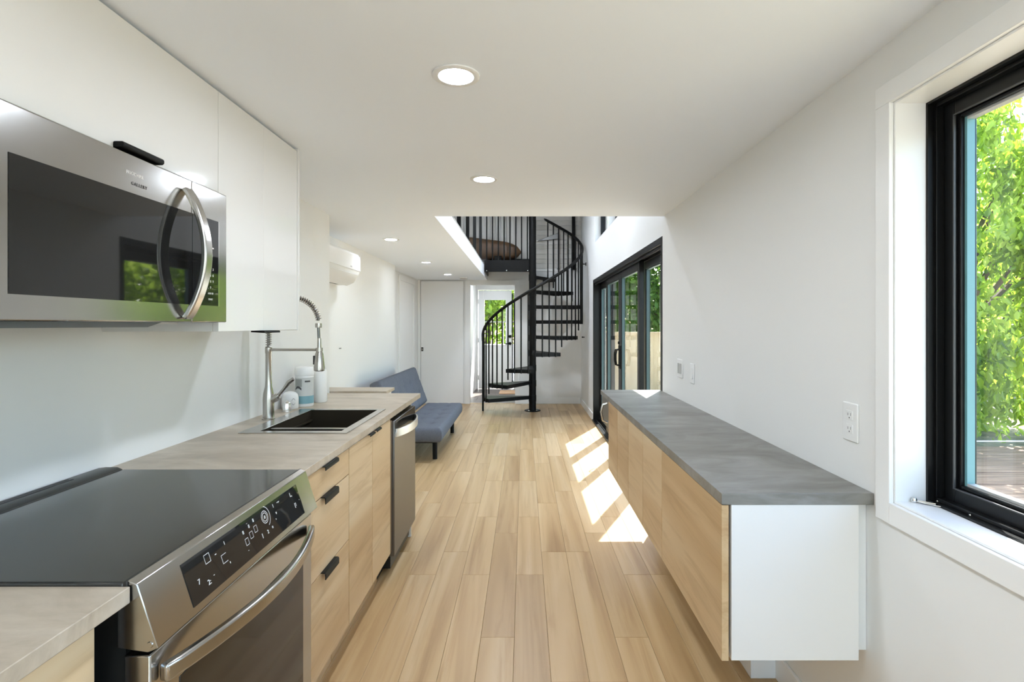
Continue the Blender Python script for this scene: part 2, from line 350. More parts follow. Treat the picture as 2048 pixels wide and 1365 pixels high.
# exterior door at the end of the vestibule
d2 = thing('door_2', 'white exterior door with a glazed upper half at the end of the passage', 'door', (-.6, 11.6, 0), kind='structure')
ey0, ey1 = 11.575, 11.615
part('door_slab', MB().ring('y', -.975, -.265, .012, 2.115, ey0, ey1, (.115, .115, .93, .19)), 'trim_paint', d2, .003)
fr = part('glazing_frame', MB().ring('y', -.868, -.372, .934, 1.933, ey0 - .008, ey1 + .008, .02), 'trim_paint', d2, .003)
part('pane', bx(-.849, -.391, 11.594, 11.598, .953, 1.914), 'glass', d2)
part('dark_strip', bx(-.262, -.238, ey0 - .015, ey1, .05, 2.05), 'black_metal', d2, .002, 'black edge strip')  # narrow black strip along the lock side
hd = part('lever_handle', MB().lathe(0, [(0, 0), (.032, 0), (.032, .012), (.012, .016), (.012, .05), (0, .05)], 16, Matrix.Translation((-.30, ey0, .98)) @ Matrix.Rotation(R(90), 4, 'X')).tube([(-.30, ey0 - .045, .98), (-.40, ey0 - .045, .975)], .010), 'black_metal', d2)
part('deadbolt', MB().lathe(0, [(0, 0), (.033, 0), (.03, .018), (.014, .022), (.012, .04), (0, .04)], 16, Matrix.Translation((-.30, ey0, 1.13)) @ Matrix.Rotation(R(90), 4, 'X')), 'black_metal', d2)
for z in (.25, 1.05, 1.88): part('hinge', MB().tube([(-.98, ey0 - .004, z - .05), (-.98, ey0 - .004, z + .05)], .008, 8), 'chrome', d2)
single('doormat', bx(-.50, -.17, 10.75, 11.3, .001, .012), mat('tan_mat', srgb(206, 170, 136), .9), 'small tan mat on the dark tiles by the exterior door', 'doormat', (-.33, 11.0, .001), .003)

# kitchen window
w1 = thing('window_1', 'black framed kitchen window over the grey counter end', 'window', (XR + .08, .35, W1[2]), kind='structure')
y0, y1, z0, z1 = W1
part('jamb_liner', MB().ring('x', y0, y1, z0, z1, XR - .001, XR + .082, .006), 'trim_paint', w1, .001, 'white jamb liner')
part('frame', MB().ring('x', y0, y1, z0, z1, XR + .082, XR + .175, .012).ring('x', y0 + .012, y1 - .012, z0 + .012, z1 - .012, XR + .098, XR + .118, .010), 'black_frame', w1, .001)
sa = part('sash', MB().ring('x', y0 + .012, y1 - .012, z0 + .012, z1 - .012, XR + .118, XR + .172, .045).ring('x', y0 + .057, y1 - .057, z0 + .057, z1 - .057, XR + .126, XR + .168, .01), 'black_frame', w1, .002)
part('glazing_spacer', bx(XR + .136, XR + .156, y1 - .075, y1 - .067, z0 + .067, z1 - .067).box(XR + .136, XR + .156, y0 + .067, y0 + .075, z0 + .067, z1 - .067), 'spacer', sa, 0, 'teal edge of the double glazing')
part('glazing_bead', bx(XR + .136, XR + .156, y0 + .075, y1 - .075, z0 + .067, z0 + .074).box(XR + .136, XR + .156, y0 + .075, y1 - .075, z1 - .074, z1 - .067), 'grey_plastic', sa, 0, 'pale grey edge of the double glazing')
part('pane', bx(XR + .154, XR + .158, y0 + .068, y1 - .068, z0 + .068, z1 - .068), 'glass', sa)
part('sash_gasket', MB().ring('x', y0 + .055, y1 - .055, z0 + .055, z1 - .055, XR + .115, XR + .12, .003), 'gasket', sa)
for yy in (1.435, 1.33): part('screw', MB().lathe(0, [(0, 0), (.004, 0), (.003, .002), (0, .002)], 10, Matrix.Translation((XR + .1, yy, W1[2] + .0125))), 'chrome', w1)
pin = thing('latch_pin', 'small chrome pin with a looped wire lying on the window sill', 'pin', (XR + .05, 1.44, W1[2] + .006))
px0, py0, pz0 = XR + .045, 1.446, W1[2] + .0105
part('shaft', MB().tube([(px0, py0, pz0), (px0 + .035, py0 - .03, pz0)], .0035, 8), 'chrome', pin)
part('loop', MB().tube([(px0 + .004, py0 + .006, pz0), (px0 + .05, py0 - .035, pz0 - .002), (px0 + .055, py0 - .048, pz0 - .002), (px0 + .045, py0 - .05, pz0 - .002), (px0 + .005, py0 - .012, pz0)], .0014, 6), 'chrome', pin)
part('knob', MB().lathe((px0, py0, pz0 - .004), [(0, 0), (.007, 0), (.008, .006), (.005, .012), (0, .012)], 12), 'chrome', pin)

# clerestory windows high on the same wall
cy0, cy1, cz0, cz1 = CW
for i, lab in enumerate(('high black framed loft window nearest the far wall', 'high black framed loft window over the sliding door')):
    a, b = (cy0 + 1.21, cy1) if i == 0 else (cy0, cy0 + 1.21)
    wn_ = thing('window_%d' % (2 + i), lab, 'window', (XR + .1, (a + b) / 2, cz0), kind='structure')
    part('jamb_liner', MB().ring('x', a, b, cz0, cz1, XR - .001, XR + .08, .006), 'trim_paint', wn_, .001)
    part('frame', MB().ring('x', a, b, cz0, cz1, XR + .08, XR + .15, .055), 'black_frame', wn_, .002)
    part('pane', bx(XR + .11, XR + .114, a + .05, b - .05, cz0 + .05, cz1 - .05), 'glass', wn_)
w4 = thing('window_4', 'white framed window added behind the viewer for daylight', 'window', (-.1, YB, .9), kind='structure')
part('frame', MB().ring('y', BW[0], BW[1], BW[2], BW[3], YB - .1, YB, .06), 'trim_paint', w4, .002)
part('pane', bx(BW[0] + .05, BW[1] - .05, YB - .06, YB - .055, BW[2] + .05, BW[3] - .05), 'glass', w4)

# sliding door
d1 = thing('door_1', 'black framed four panel sliding glass door', 'door', (XR + .08, 5.85, 0), kind='structure')
sy0, sy1, st = SD
part('frame', MB().ring('x', sy0, sy1, 0, st, XR - .004, XR + .16, (.045, .045, 0, .05)).box(XR + .02, XR + .03, sy0 + .045, sy1 - .045, st - .075, st - .05).box(XR + .085, XR + .095, sy0 + .045, sy1 - .045, st - .075, st - .05), 'black_frame', d1, .003)
part('sill_track', MB().box(XR - .02, XR + .16, sy0, sy1, .001, .022).box(XR + .03, XR + .038, sy0 + .045, sy1 - .045, .022, .034).box(XR + .08, XR + .088, sy0 + .045, sy1 - .045, .022, .034), 'black_frame', d1, .001)
PL = [(3.95, 4.95, .095), (4.87, 5.86, .04), (5.86, 6.83, .04), (6.75, 7.755, .095)]
for i, (a, b, xo) in enumerate(PL):
    pn = part('sliding_panel', MB().ring('x', a, b, .036, st - .056, XR + xo, XR + xo + .042, (.085, .085, .13, .085)), 'black_frame', d1, .003)
    part('glazing_spacer', MB().ring('x', a + .085, b - .085, .166, st - .141, XR + xo + .008, XR + xo + .034, .007), 'spacer_door', pn, 0, 'teal edge of the double glazing')
    part('pane', bx(XR + xo + .024, XR + xo + .028, a + .086, b - .086, .167, st - .142), 'glass', pn)
    if i in (1, 2):
        y = b - .045 if i == 1 else a + .045
        x = XR + xo
        part('pull_handle', MB().tube([(x + .002, y, .945), (x - .04, y, .95), (x - .05, y, 1.0), (x - .05, y, 1.07), (x - .04, y, 1.115), (x + .002, y, 1.12)], .008, 10).box(x - .006, x + .001, y - .016, y + .016, .91, 1.16), 'black_metal', pn)
        if i == 2: part('thumb_turn', MB().lathe(0, [(0, 0), (.017, 0), (.015, .012), (0, .014)], 14, Matrix.Translation((x, y, 1.19)) @ Matrix.Rotation(R(-90), 4, 'Y')), 'black_metal', pn)

# ------------------------------------------------------------------ ceiling lights
def downlight(x, y, z, label, r=.0735, m_='diffuser'):
    t = thing('downlight', label, 'light', (x, y, z), 'recessed ceiling lights')
    part('trim_ring', MB().lathe((x, y, z), [(r, 0), (r, -.004), (r - .006, -.007), (r * .74, -.005), (r * .70, 0)], 40), 'white_plastic', t)
    part('diffuser', MB().lathe((x, y, z), [(0, -.0015), (r * .7, -.0015), (r * .7, -.0005), (0, -.0005)], 32), m_, t)
    return t
L0 = downlight(-.211, 1.676, CEIL, 'large round ceiling light above the range and sink')
dup(L0, (-.212, 2.869, CEIL), 'round ceiling light nearest the loft opening edge')
L1 = downlight(-1.21, 4.91, CEIL, 'ceiling light nearest the wall-mounted air conditioner', m_='diffuser_dim')
for x, y, l in ((-1.22, 6.73, 'ceiling light halfway along the futon side'), (-1.18, 8.35, 'ceiling light closest to the plain sliding door')): dup(L1, (x, y, CEIL), l)
for x, y, l in ((-.212, .45, 'ceiling light overhead near the camera'), (-.212, -.75, 'added fill light behind the camera'), (-.212, -1.9, 'added fill light by the back window')): dup(L0, (x, y, CEIL), l)  # last two are unseen fill lamps added behind the camera
L2 = downlight(.1, 5.3, TOP, 'added unseen fill light over the living area', m_='diffuser_fill')  # high lamps are out of view, added to brighten living area and loft
dup(L2, (-.1, 7.5, TOP), 'added unseen fill light before the stair'); dup(L2, (-1.1, 6.5, TOP), 'added unseen fill light over the loft')
dup(L0, (-.57, 10.6, 2.3), 'added unseen fill light in the entry passage')  # out-of-view lamp added to brighten the passage
sd = thing('smoke_detector', 'small white smoke detector on the ceiling by the doorway', 'detector', (-1.0, 8.95, CEIL))
part('housing', MB().lathe((-1.0, 8.95, CEIL), [(.065, 0), (.065, -.014), (.055, -.03), (.03, -.036), (0, -.036)], 24), 'white_plastic', sd)
part('vent_ring', MB().lathe((-1.0, 8.95, CEIL), [(.0655, -.016), (.058, -.028), (.056, -.028), (.06, -.016)], 24), 'grey_plastic', sd)

# ------------------------------------------------------------------ spiral stair
PX, PY, RA = .137, 8.69, .79
rise, NT = .2425, 9
ss = thing('spiral_stair', 'black metal spiral staircase with open treads in front of the far wall', 'staircase', (PX, PY, 0))
def pol(th, r, z): return (PX + r * math.cos(th), PY + r * math.sin(th), z)
part('pole', MB().lathe((PX, PY, 0), [(.057, 0), (.057, TOP - .02)], 28), 'black_metal', ss)
part('base_plate', MB().lathe((PX, PY, .001), [(.13, 0), (.13, .010), (.06, .014), (.056, .05), (.054, .05)], 28), 'black_metal', ss, .001)
for a_ in (.6, 2.6, 4.1, 5.4): part('base_bolt', MB().lathe(pol(a_, .1, .01), [(.012, 0), (.012, .012), (0, .014)], 6), 'chrome', ss)
zr = lambda th: 1.18 + (th + math.pi) / R(30) * rise       # rail height at angle
for i in range(NT):
    a0 = R(-180 + 30 * i) - R(1); a1 = a0 + R(32); z = rise * (i + 1)
    arc = [pol(a0 + (a1 - a0) * k / 6, RA, 0)[:2] for k in range(7)]
    inn = [pol(a1, .056, 0)[:2], pol(a0, .056, 0)[:2]]
    tr = part('tread', MB().prism(arc + inn, 'z', z - .006, z), 'black_metal', ss, .001)
    lip = MB()
    for a in (a0 + .012, a1 - .012):
        d = Vector((math.cos(a), math.sin(a), 0)); n_ = Vector((-d.y, d.x, 0)); s_ = 1 if a < (a0 + a1) / 2 else -1
        p0, p1 = Vector(pol(a, .05, z - .03)), Vector(pol(a, RA, z - .03))
        lip.strip([p0, p1], [n_, n_], [(0, 0, 1)] * 2, .008, .052)
    arcm = [pol(a0 + (a1 - a0) * k / 6, RA - .003, z - .03) for k in range(7)]
    lip.strip(arcm, [Vector((p[0] - PX, p[1] - PY, 0)).normalized() for p in arcm], [(0, 0, 1)] * 7, .006, .052)
    part('tread_lip', lip, 'black_metal', tr)
    part('hub', MB().lathe((PX, PY, z - .09), [(.054, 0), (.061, 0), (.061, .10), (.054, .10)], 24), 'black_metal', tr)
for k in range(NT * 4 + 1):
    th = R(-180) + R(7.5) * k + R(2); i = min(int(k // 4), NT - 1)
    zb = rise * (i + 1) - (.06 if k % 4 else .16)
    if k == 0: zb = .002
    th = min(th, R(89))
    part('baluster' if k else 'newel_post', MB().tube([pol(th, RA + .006, zb), pol(th, RA + .006, zr(th) - .01)], .0108 if k else .016, 8), 'black_metal', ss)
rail = [pol(t, RA + .006, zr(t)) for t in (R(-180) + R(3.6) * k for k in range(77))]
rail = [(rail[0][0] - .0, rail[0][1] + .01, rail[0][2] - .05)] + rail
part('handrail', MB().tube(rail, .023, 12), 'black_metal', ss)
ld_ = part('landing', MB().box(-.64, PX, PY, YF - .005, 2.405, 2.425).box(-.64, PX - .02, PY - .012, PY, 2.235, 2.425).box(-.64, -.62, PY, YF - .02, 2.235, 2.405).box(PX - .03, PX, PY + .06, YF - .02, 2.3, 2.405), 'black_metal', ss, .002)
for x in (-.60, -.28, .06): part('bolt', MB().lathe(0, [(0, 0), (.011, 0), (.008, .01), (0, .011)], 10, Matrix.Translation((x, PY - .012, 2.255)) @ Matrix.Rotation(R(90), 4, 'X')), 'chrome', ld_)
for k in range(8): part('baluster', MB().tube([(-.60 + k * .0935, PY - .004, 2.42), (-.60 + k * .0935, PY - .004, 3.33)], .0108, 8), 'black_metal', ss)
part('landing_rail', MB().tube([(-.64, PY - .004, 3.34), (.09, PY - .004, 3.34)], .02, 10), 'black_metal', ss)
part('landing_back_bar', MB().box(-.6, PX, YF - .05, YF - .03, 2.50, 2.53), 'black_metal', ss)
part('wall_bracket', MB().tube([pol(0, RA, 2.36), (XR - .002, PY, 2.36)], .008, 8).lathe(0, [(0, 0), (.03, 0), (.026, .01), (0, .012)], 14, Matrix.Translation((XR, PY, 2.36)) @ Matrix.Rotation(R(-90), 4, 'Y')), 'black_metal', ss)
lr = thing('loft_railing', 'black post railing along the open loft edge', 'railing', (-.66, 6.3, LOFT))
for y in (4.02, 4.76, 5.52, 6.36, 7.26, 8.25): part('post', bx(-.685, -.645, y - .02, y + .02, LOFT, 3.33), 'black_metal', lr, .002)
part('top_rail', bx(-.69, -.64, 3.95, 8.6, 3.33, 3.36), 'black_metal', lr, .002)
part('edge_strip', bx(-.665, -.636, 3.9, 8.66, LOFT, LOFT + .012), 'grey_plastic', lr, .002, 'thin grey edge strip')
tp = thing('steel_post', 'tall black post against the boarded wall by the corner', 'post', (.86, YF - .05, LOFT))
part('shaft', bx(.835, .89, YF - .075, YF - .02, LOFT, TOP - .001), 'black_metal', tp, .003); part('foot_plate', bx(.815, .91, YF - .09, YF - .016, LOFT - .012, LOFT), 'black_metal', tp, .002)
ab = thing('wall_lamp', 'slim grey lamp post with a tapered arm against the white boards', 'lamp', (.60, YF - .06, LOFT))
part('post', MB().tube([(.60, YF - .05, LOFT + .012), (.60, YF - .05, 3.0)], .012, 8), 'dark_steel', ab)
part('arm', MB().add([(.59, YF - .07, 2.98), (.59, YF - .03, 2.98), (.59, YF - .03, 2.88), (.59, YF - .07, 2.88), (.24, YF - .06, 2.85), (.24, YF - .04, 2.85), (.24, YF - .04, 2.835), (.24, YF - .06, 2.835)],
     [(0,1,2,3),(7,6,5,4),(0,4,5,1),(1,5,6,2),(2,6,7,3),(3,7,4,0)]), 'dark_steel', ab, .004)
part('foot', bx(.575, .625, YF - .075, YF - .02, LOFT + .0, LOFT + .012), 'dark_steel', ab, .002)
# brown slab behind the landing railing: lofted rounded body
sl = thing('wooden_slab', 'brown wooden slab with a rounded end lying behind the landing railing', 'slab', (-.55, 9.2, 2.46))
secs = []
for k in range(17):
    t = k / 16; xx = -1.25 + 1.21 * t; e = math.sqrt(max(0, 1 - max(0, (t - .72) / .28) ** 2)) if t > .72 else 1
    zc = 2.72 - .10 * t; h = (.20 - .05 * t) * max(e, .03); secs.append((xx, zc, h, .10 * max(e, .05)))
vs = []; n = 18
for xx, zc, h, d in secs:
    for j in range(n):
        a = 2 * math.pi * j / n; vs.append((xx, 9.22 + d * math.copysign(abs(math.cos(a)) ** .8, math.cos(a)), zc + h * math.copysign(abs(math.sin(a)) ** .8, math.sin(a))))
fs = [(i*n+j, i*n+(j+1)%n, (i+1)*n+(j+1)%n, (i+1)*n+j) for i in range(16) for j in range(n)] + [tuple(range(n))[::-1], tuple(range(16*n, 17*n))]
part('board_body', MB().add(vs, fs), 'slab_wood', sl)
part('cradle', MB().box(-1.1, -.98, 9.12, 9.33, LOFT, 2.56).box(-.5, -.38, 9.12, 9.33, 2.425, 2.55), 'black_metal', sl, .004)

# ------------------------------------------------------------------ left kitchen run
CT, CB, CF = .915, .885, -.716
SK = (-1.235, -.785, 2.365, 3.01)             # sink opening
RG = (.985, 1.747)                            # range
ct = MB().box(XL, CF, RG[1] + .003, SK[2], CB, CT).box(XL, CF, SK[3], 3.736, CB, CT).box(XL, SK[0], SK[2], SK[3], CB, CT).box(SK[1], CF, SK[2], SK[3], CB, CT)
single('countertop', ct, 'counter_lit', 'light-tinted grey stone-look countertop around the black sink', 'countertop', (-1.05, 2.7, CB), .0015, weld=True)
single('countertop', bx(XL, CF, -.8, RG[0] - .003, CB, CT), 'counter_lit', 'short light-tinted grey countertop on the near side of the range', 'countertop', (-1.05, .3, CB), .0015)
pw = thing('ledge', 'narrow grey ledge behind the end of the sink counter', 'ledge', (-1.34, 3.98, 0))
part('ledge_top', bx(XLL + .001, -.98, 3.845, 4.09, .893, .915), 'counter_lit', pw, .002); part('half_wall', bx(XLL + .001, -1.0, 3.845, 4.07, 0, .893), 'wall_paint', pw, .002)
def pull(y, z, x, L=.13, drop=.02):
    # folded tab that hangs over the top edge of a front
    return MB().prism([(x - .004, z + .002), (x + .014, z + .002), (x + .018, z - .004), (x + .018, z - drop), (x + .0145, z - drop), (x + .0145, z - .002), (x - .004, z - .001)], 'y', y - L / 2, y + L / 2)
DF = -.722                                    # front plane of the left fronts
def base_cab(y0, y1, label, doors=0, drawers=None, top=CB - .001, xf=DF):
    t = thing('base_cabinet', label, 'cabinet', ((XL + xf) / 2, (y0 + y1) / 2, 0))
    xb = xf - .019
    xc = xb - .006
    part('carcass', MB().box(XL + .005, xc, y0 + .001, y0 + .018, .15, top).box(XL + .005, xc, y1 - .018, y1 - .001, .15, top).box(XL + .005, xc, y0 + .018, y1 - .018, .15, .168).box(XL + .005, XL + .02, y0 + .018, y1 - .018, .168, top), 'lacquer', t)
    part('toe_kick', bx(xb - .07, xb - .055, y0 + .001, y1 - .001, 0, .15), 'front_oak', t)
    if drawers:
        for za, zb in drawers:
            d = part('drawer', bx(xb, xf, y0 + .0032, y1 - .0032, za + .002, zb - .002), 'front_oak', t, .001)
            part('pull', pull((y0 + y1) / 2, zb, xf, .14, .024 if zb < .85 else .014), 'black_metal', d, .0015)
    if doors:
        wd = (y1 - y0) / doors
        for i in range(doors):
            a, b = y0 + i * wd, y0 + (i + 1) * wd
            d = part('door', bx(xb, xf, a + .0032, b - .0032, .1515, CB - .004), 'front_oak', t, .001)
            part('pull', pull(b - .05 if (i == 0 and doors == 2) else a + .06, CB - .003, xf, .085, .009), 'black_metal', d, .0015)
    return t
base_cab(RG[1] + .004, 2.228, 'light oak drawer cabinet between the range and the sink doors', drawers=[(.151, .505), (.505, .774), (.774, .884)])
base_cab(2.230, 2.92, 'light oak two door cabinet under the sink', doors=2, top=.69)
base_cab(-.5, RG[0] - .045, 'pale oak base cabinet on the near side of the range', doors=2, xf=-.745)
# dishwasher
dw = thing('dishwasher', 'dark stainless dishwasher with a bright bowed handle at the counter end', 'dishwasher', (-1.0, 3.23, 0))
part('body', bx(XL + .02, -.75, 3.03, 3.52, .02, .868), 'black_plastic', dw)
part('side_trim', bx(-.75, -.722, 2.922, 2.950, .15, .868), mat('brown_edge', srgb(120, 100, 80), .5), dw, .001, 'brown edge strip')
dd = part('door', bx(-.75, -.708, 2.952, 3.518, .12, .862), 'dark_steel', dw, .004)
part('kick_plate', bx(-.83, -.80, 2.94, 3.52, .0, .118), 'black_plastic', dw)
hp = []; hs = []; hu = []
for k in range(15):
    t = k / 14; y = 2.975 + .52 * t; o_ = math.sin(math.pi * t) ** .7 * .05
    hp.append((-.706 + o_, y, .792)); hs.append((0, 0, 1)); hu.append((1, 0, 0))
part('handle', MB().strip(hp, hs, hu, .045, .010), mat('bright_steel', (.72, .72, .70), .3, .8), dd, .002, 'pale bowed handle', seg=1)
part('panel_recess', bx(-.7095, -.7065, 2.97, 3.50, .80, .86), 'black_glass', dd)
part('end_panel', bx(XL + .01, -.74, 3.53, 3.55, 0, CB - .001), 'lacquer', dw, .001)

# range
rg = thing('range', 'stainless slide-in electric range with black glass cooktop', 'range', (-1.03, 1.366, 0))
ra, rb = RG
part('body', bx(XL + .03, -.735, ra + .012, rb - .012, .06, .90), 'black_plastic', rg)
part('kick_plate', bx(-.80, -.76, ra + .02, rb - .02, 0, .06), 'black_plastic', rg)
ckt = part('cooktop', bx(XL + .075, -.727, ra - .004, rb + .003, .9, .922), 'cook_glass', rg, .004)
part('cooktop_rim', MB().ring('x', ra - .004, rb + .003, 0, 0, 0, 0, 0) if False else MB().box(-.729, -.722, ra - .004, rb + .003, .902, .9235), 'black_plastic', ckt, .001)
rv = part('rear_vent', MB().prism([(XL + .004, .916), (XL + .004, .927), (XL + .03, .930), (XL + .066, .930), (XL + .082, .9235), (XL + .082, .916)], 'y', ra, rb), 'black_plastic', rg, .002)
part('vent_slots', MB().box(XL + .02, XL + .026, ra + .14, rb - .14, .928, .9305).box(XL + .034, XL + .040, ra + .14, rb - .14, .9285, .9312), 'slot', rv)
# sloped control panel
PT, PB = (-.706, .917), (-.668, .800)
part('control_panel', MB().prism([(-.742, .9), (-.724, .924), PT, PB, (-.686, .792), (-.742, .80)], 'y', ra, rb), 'steel', rg, .0015)
sl_v = Vector((PT[0] - PB[0], 0, PT[1] - PB[1])); sl_n = Vector((-sl_v.z, 0, sl_v.x)).normalized(); sl_n = -sl_n if sl_n.x < 0 else sl_n
def on_panel(y, s, off=0): p = Vector((PB[0], y, PB[1])) + sl_v * s; return p + sl_n * off
g0, g1 = 1.10, 1.655
q = [on_panel(g0, .12), on_panel(g1, .12), on_panel(g1, .86), on_panel(g0, .86)]
gl = part('touch_panel', MB().add([p - sl_n * .004 for p in q] + [p + sl_n * .0012 for p in q], [(0,1,2,3),(7,6,5,4),(0,4,5,1),(1,5,6,2),(2,6,7,3),(3,7,4,0)]), 'black_glass', rg)
mk = MB(); ax_y = Vector((0, 1, 0)); ax_u = sl_v.normalized()
def pm(y, s): return Matrix(((ax_y.x, ax_u.x, sl_n.x, 0), (ax_y.y, ax_u.y, sl_n.y, 0), (ax_y.z, ax_u.z, sl_n.z, 0), (0, 0, 0, 1))).normalized() if False else Matrix.Translation(on_panel(y, s, .0016)) @ Matrix((( ax_y.x, ax_u.x, sl_n.x), (ax_y.y, ax_u.y, sl_n.y), (ax_y.z, ax_u.z, sl_n.z))).to_4x4()
def glyph_ring(y, s, w, h, t=.0013, gap=None):      # hollow touch key
    m_ = pm(y, s)
    for (a, b, c_, d) in ((-w, -w + t, -h, h), (w - t, w, -h, h), (-w, w, h - t, h), (-w, w, -h, -h + t)):
        if gap == 'r' and a > 0 and c_ < 0 and d > 0 and b - a < t * 1.5: continue
        mk.add([m_ @ Vector(v) for v in ((a, c_, 0), (b, c_, 0), (b, d, 0), (a, d, 0))], [(0, 1, 2, 3)])
glyph_ring(1.18, .68, .010, .010); glyph_ring(1.235, .48, .010, .010, gap='r'); mk.text('-', .02, pm(1.21, .66)).text('1', .012, pm(1.25, .72)).text('7', .016, pm(1.135, .42)).text("'", .018, pm(1.25, .3)).text('2:', .016, pm(1.165, .30)).text('-', .014, pm(1.185, .36))
for y, s in ((1.335, .46), (1.36, .52), (1.385, .57)): glyph_ring(y, s, .0075, .0085, .0012)
for y, s in ((1.33, .66), (1.36, .70), (1.385, .75)): mk.text('8', .013, pm(y, s))
mk.text('-', .012, pm(1.33, .3)).text('..', .012, pm(1.355, .8))
m_ = pm(1.44, .66)
for r_, t0, t1 in ((.015, 0, 6.283), (.010, 0, 6.283), (.026, -1.2, 1.3)):
    k = 20
    for i in range(k):
        a, b = t0 + (t1 - t0) * i / k, t0 + (t1 - t0) * (i + 1) / k
        mk.add([m_ @ Vector((r_ * math.cos(a), r_ * math.sin(a), 0)), m_ @ Vector(((r_ + .002) * math.cos(a), (r_ + .002) * math.sin(a), 0)), m_ @ Vector(((r_ + .002) * math.cos(b), (r_ + .002) * math.sin(b), 0)), m_ @ Vector((r_ * math.cos(b), r_ * math.sin(b), 0))], [(0, 1, 2, 3)])
mk.text('#', .013, m_).text('1', .014, pm(1.495, .75)).text('..,.', .018, pm(1.525, .80)).text('v', .014, pm(1.50, .58)).text('1', .018, pm(1.405, .34)).text('2', .014, pm(1.435, .34)).text('e', .014, pm(1.462, .37)).text("'", .016, pm(1.49, .42)).text('L,', .018, pm(1.605, .72)).text('[1', .015, pm(1.615, .44)).text('.', .016, pm(1.645, .52))
part('panel_marks', mk, 'mark', gl, 0, 'white printed touch symbols', kind='stuff')
part('panel_bolt', MB().lathe(0, [(0, 0), (.006, 0), (.005, .002), (0, .002)], 14, Matrix.Translation((-.682, ra, .807)) @ Matrix.Rotation(R(90), 4, 'X')), 'steel', rg)
od = part('oven_door', bx(-.735, -.686, ra + .006, rb - .004, .215, .783), 'steel', rg, .003)
part('oven_window', bx(-.69, -.6845, 1.075, 1.675, .27, .69), 'oven_glass', od, .001)
hp, hs, hu = [], [], []
for k in range(25):
    t = k / 24; y = ra + .025 + (rb - ra - .055) * t; o_ = .012 + .062 * math.sin(math.pi * t) ** .85
    dx = .062 * math.pi * math.cos(math.pi * t) / (rb - ra); tn = Vector((dx, 1, 0)).normalized()
    hp.append((-.688 + o_, y, .738)); hs.append((0, 0, 1)); hu.append((tn.y, -tn.x, 0))
part('handle', MB().strip(hp, hs, hu, .034, .020), 'steel', od, .006, seg=3)
part('storage_drawer', bx(-.735, -.688, ra + .006, rb - .004, .065, .21), 'steel', rg, .003)

# microwave
mw = thing('microwave', 'stainless over-the-range microwave with a bowed handle', 'microwave', (-1.17, 1.366, 1.398))
MX, MZ0, MZ1, MD = -.962, 1.398, 1.808, 1.564
part('body', bx(XL + .005, MX - .03, ra, rb, MZ0, MZ1), 'black_plastic', mw)
md = part('door', bx(MX - .03, MX, ra, MD - .001, MZ0, MZ1), 'steel', mw, .003)
mp_ = part('control_column', bx(MX - .03, MX, MD + .001, rb, MZ0, MZ1), 'steel', mw, .003)
part('door_glass', bx(MX - .004, MX + .0012, ra + .022, MD - .001, 1.449, 1.714), 'black_glass', md)
kp = part('key_panel', bx(MX - .004, MX + .0012, MD + .001, 1.697, 1.449, 1.714), 'black_glass', mp_)
part('key_panel_edge', bx(MX - .001, MX + .0018, 1.697, 1.7005, 1.449, 1.714), 'chrome', mp_)
FX = Matrix(((0, 0, 1), (1, 0, 0), (0, 1, 0))).to_4x4()
mk = MB(); km = lambda y, z: Matrix.Translation((MX + .0016, y, z)) @ FX
for r_, row_ in enumerate(('1 2 3', '4 5 6', '7 8 9', '. 0 .')):
    mk.text(row_, .011, km(1.655, 1.560 - r_ * .0185), spacing=1.4)
mk.text('~4', .012, km(1.66, 1.603)).text('- 0', .010, km(1.655, 1.581)).text('ADD 30', .008, km(1.655, 1.486)).text('START', .008, km(1.655, 1.468)).box(MX + .0012, MX + .0016, 1.632, 1.672, 1.624, 1.628)
part('key_marks', mk, 'mark', kp, 0, 'small white keypad print')
part('logo', MB().text('FRIGIDAIRE', .0115, Matrix.Translation((MX + .0003, 1.335, 1.762)) @ FX), mat('logo_pale', (.66, .65, .62), .4, .6), md, 0, 'pale raised lettering')
part('logo_line', MB().text('GALLERY', .0115, Matrix.Translation((MX + .0003, 1.35, 1.738)) @ FX, spacing=1.25), 'mark_dark', md, 0, 'small dark lettering')
hp, hs, hu = [], [], []
for k in range(25):
    t = k / 24; z = 1.408 + .368 * t; o_ = .006 + .058 * math.sin(math.pi * t) ** .8
    dx = .058 * math.pi * math.cos(math.pi * t) / .368; tn = Vector((dx, 0, 1)).normalized()
    hp.append((MX + o_, 1.53, z)); hs.append((0, 1, 0)); hu.append((tn.z, 0, -tn.x))
part('handle', MB().strip(hp, hs, hu, .034, .016), 'steel_v', md, .005, seg=3)
part('grease_filter', MB().prism([(XL + .02, 1.398), (XL + .02, 1.384), (MX - .10, 1.384), (MX - .06, 1.398)], 'y', ra + .01, rb - .22), 'black_plastic', mw, .002)
part('lamp_lens', bx(XL + .1, MX - .12, rb - .19, rb - .06, 1.393, 1.3985), 'white_plastic', mw, .001)

# upper cabinets
UF, UT = -.997, CEIL - .012
uc = thing('wall_cabinet', 'white gloss cabinet above the microwave', 'cabinet', (-1.19, 1.37, 1.82))
part('carcass', bx(XL + .002, UF - .02, ra - .002, 1.761, 1.822, UT), 'lacquer', uc, .001)
d = part('door', bx(UF - .019, UF, ra - .002, 1.7605, 1.822, UT), 'lacquer', uc, .0015)
part('pull', MB().prism([(UF - .004, 1.8215), (UF + .022, 1.8215), (UF + .026, 1.826), (UF + .026, 1.834), (UF + .022, 1.838), (UF + .001, 1.838), (UF - .001, 1.836)], 'y', 1.31, 1.46), 'black_metal', d, .004, seg=3)
u2 = thing('wall_cabinet', 'white gloss two door cabinet beside the microwave', 'cabinet', (-1.19, 2.07, 1.368))
part('carcass', MB().box(XL + .002, UF - .02, 1.7625, 2.370, 1.368, UT), 'lacquer', u2, .001)
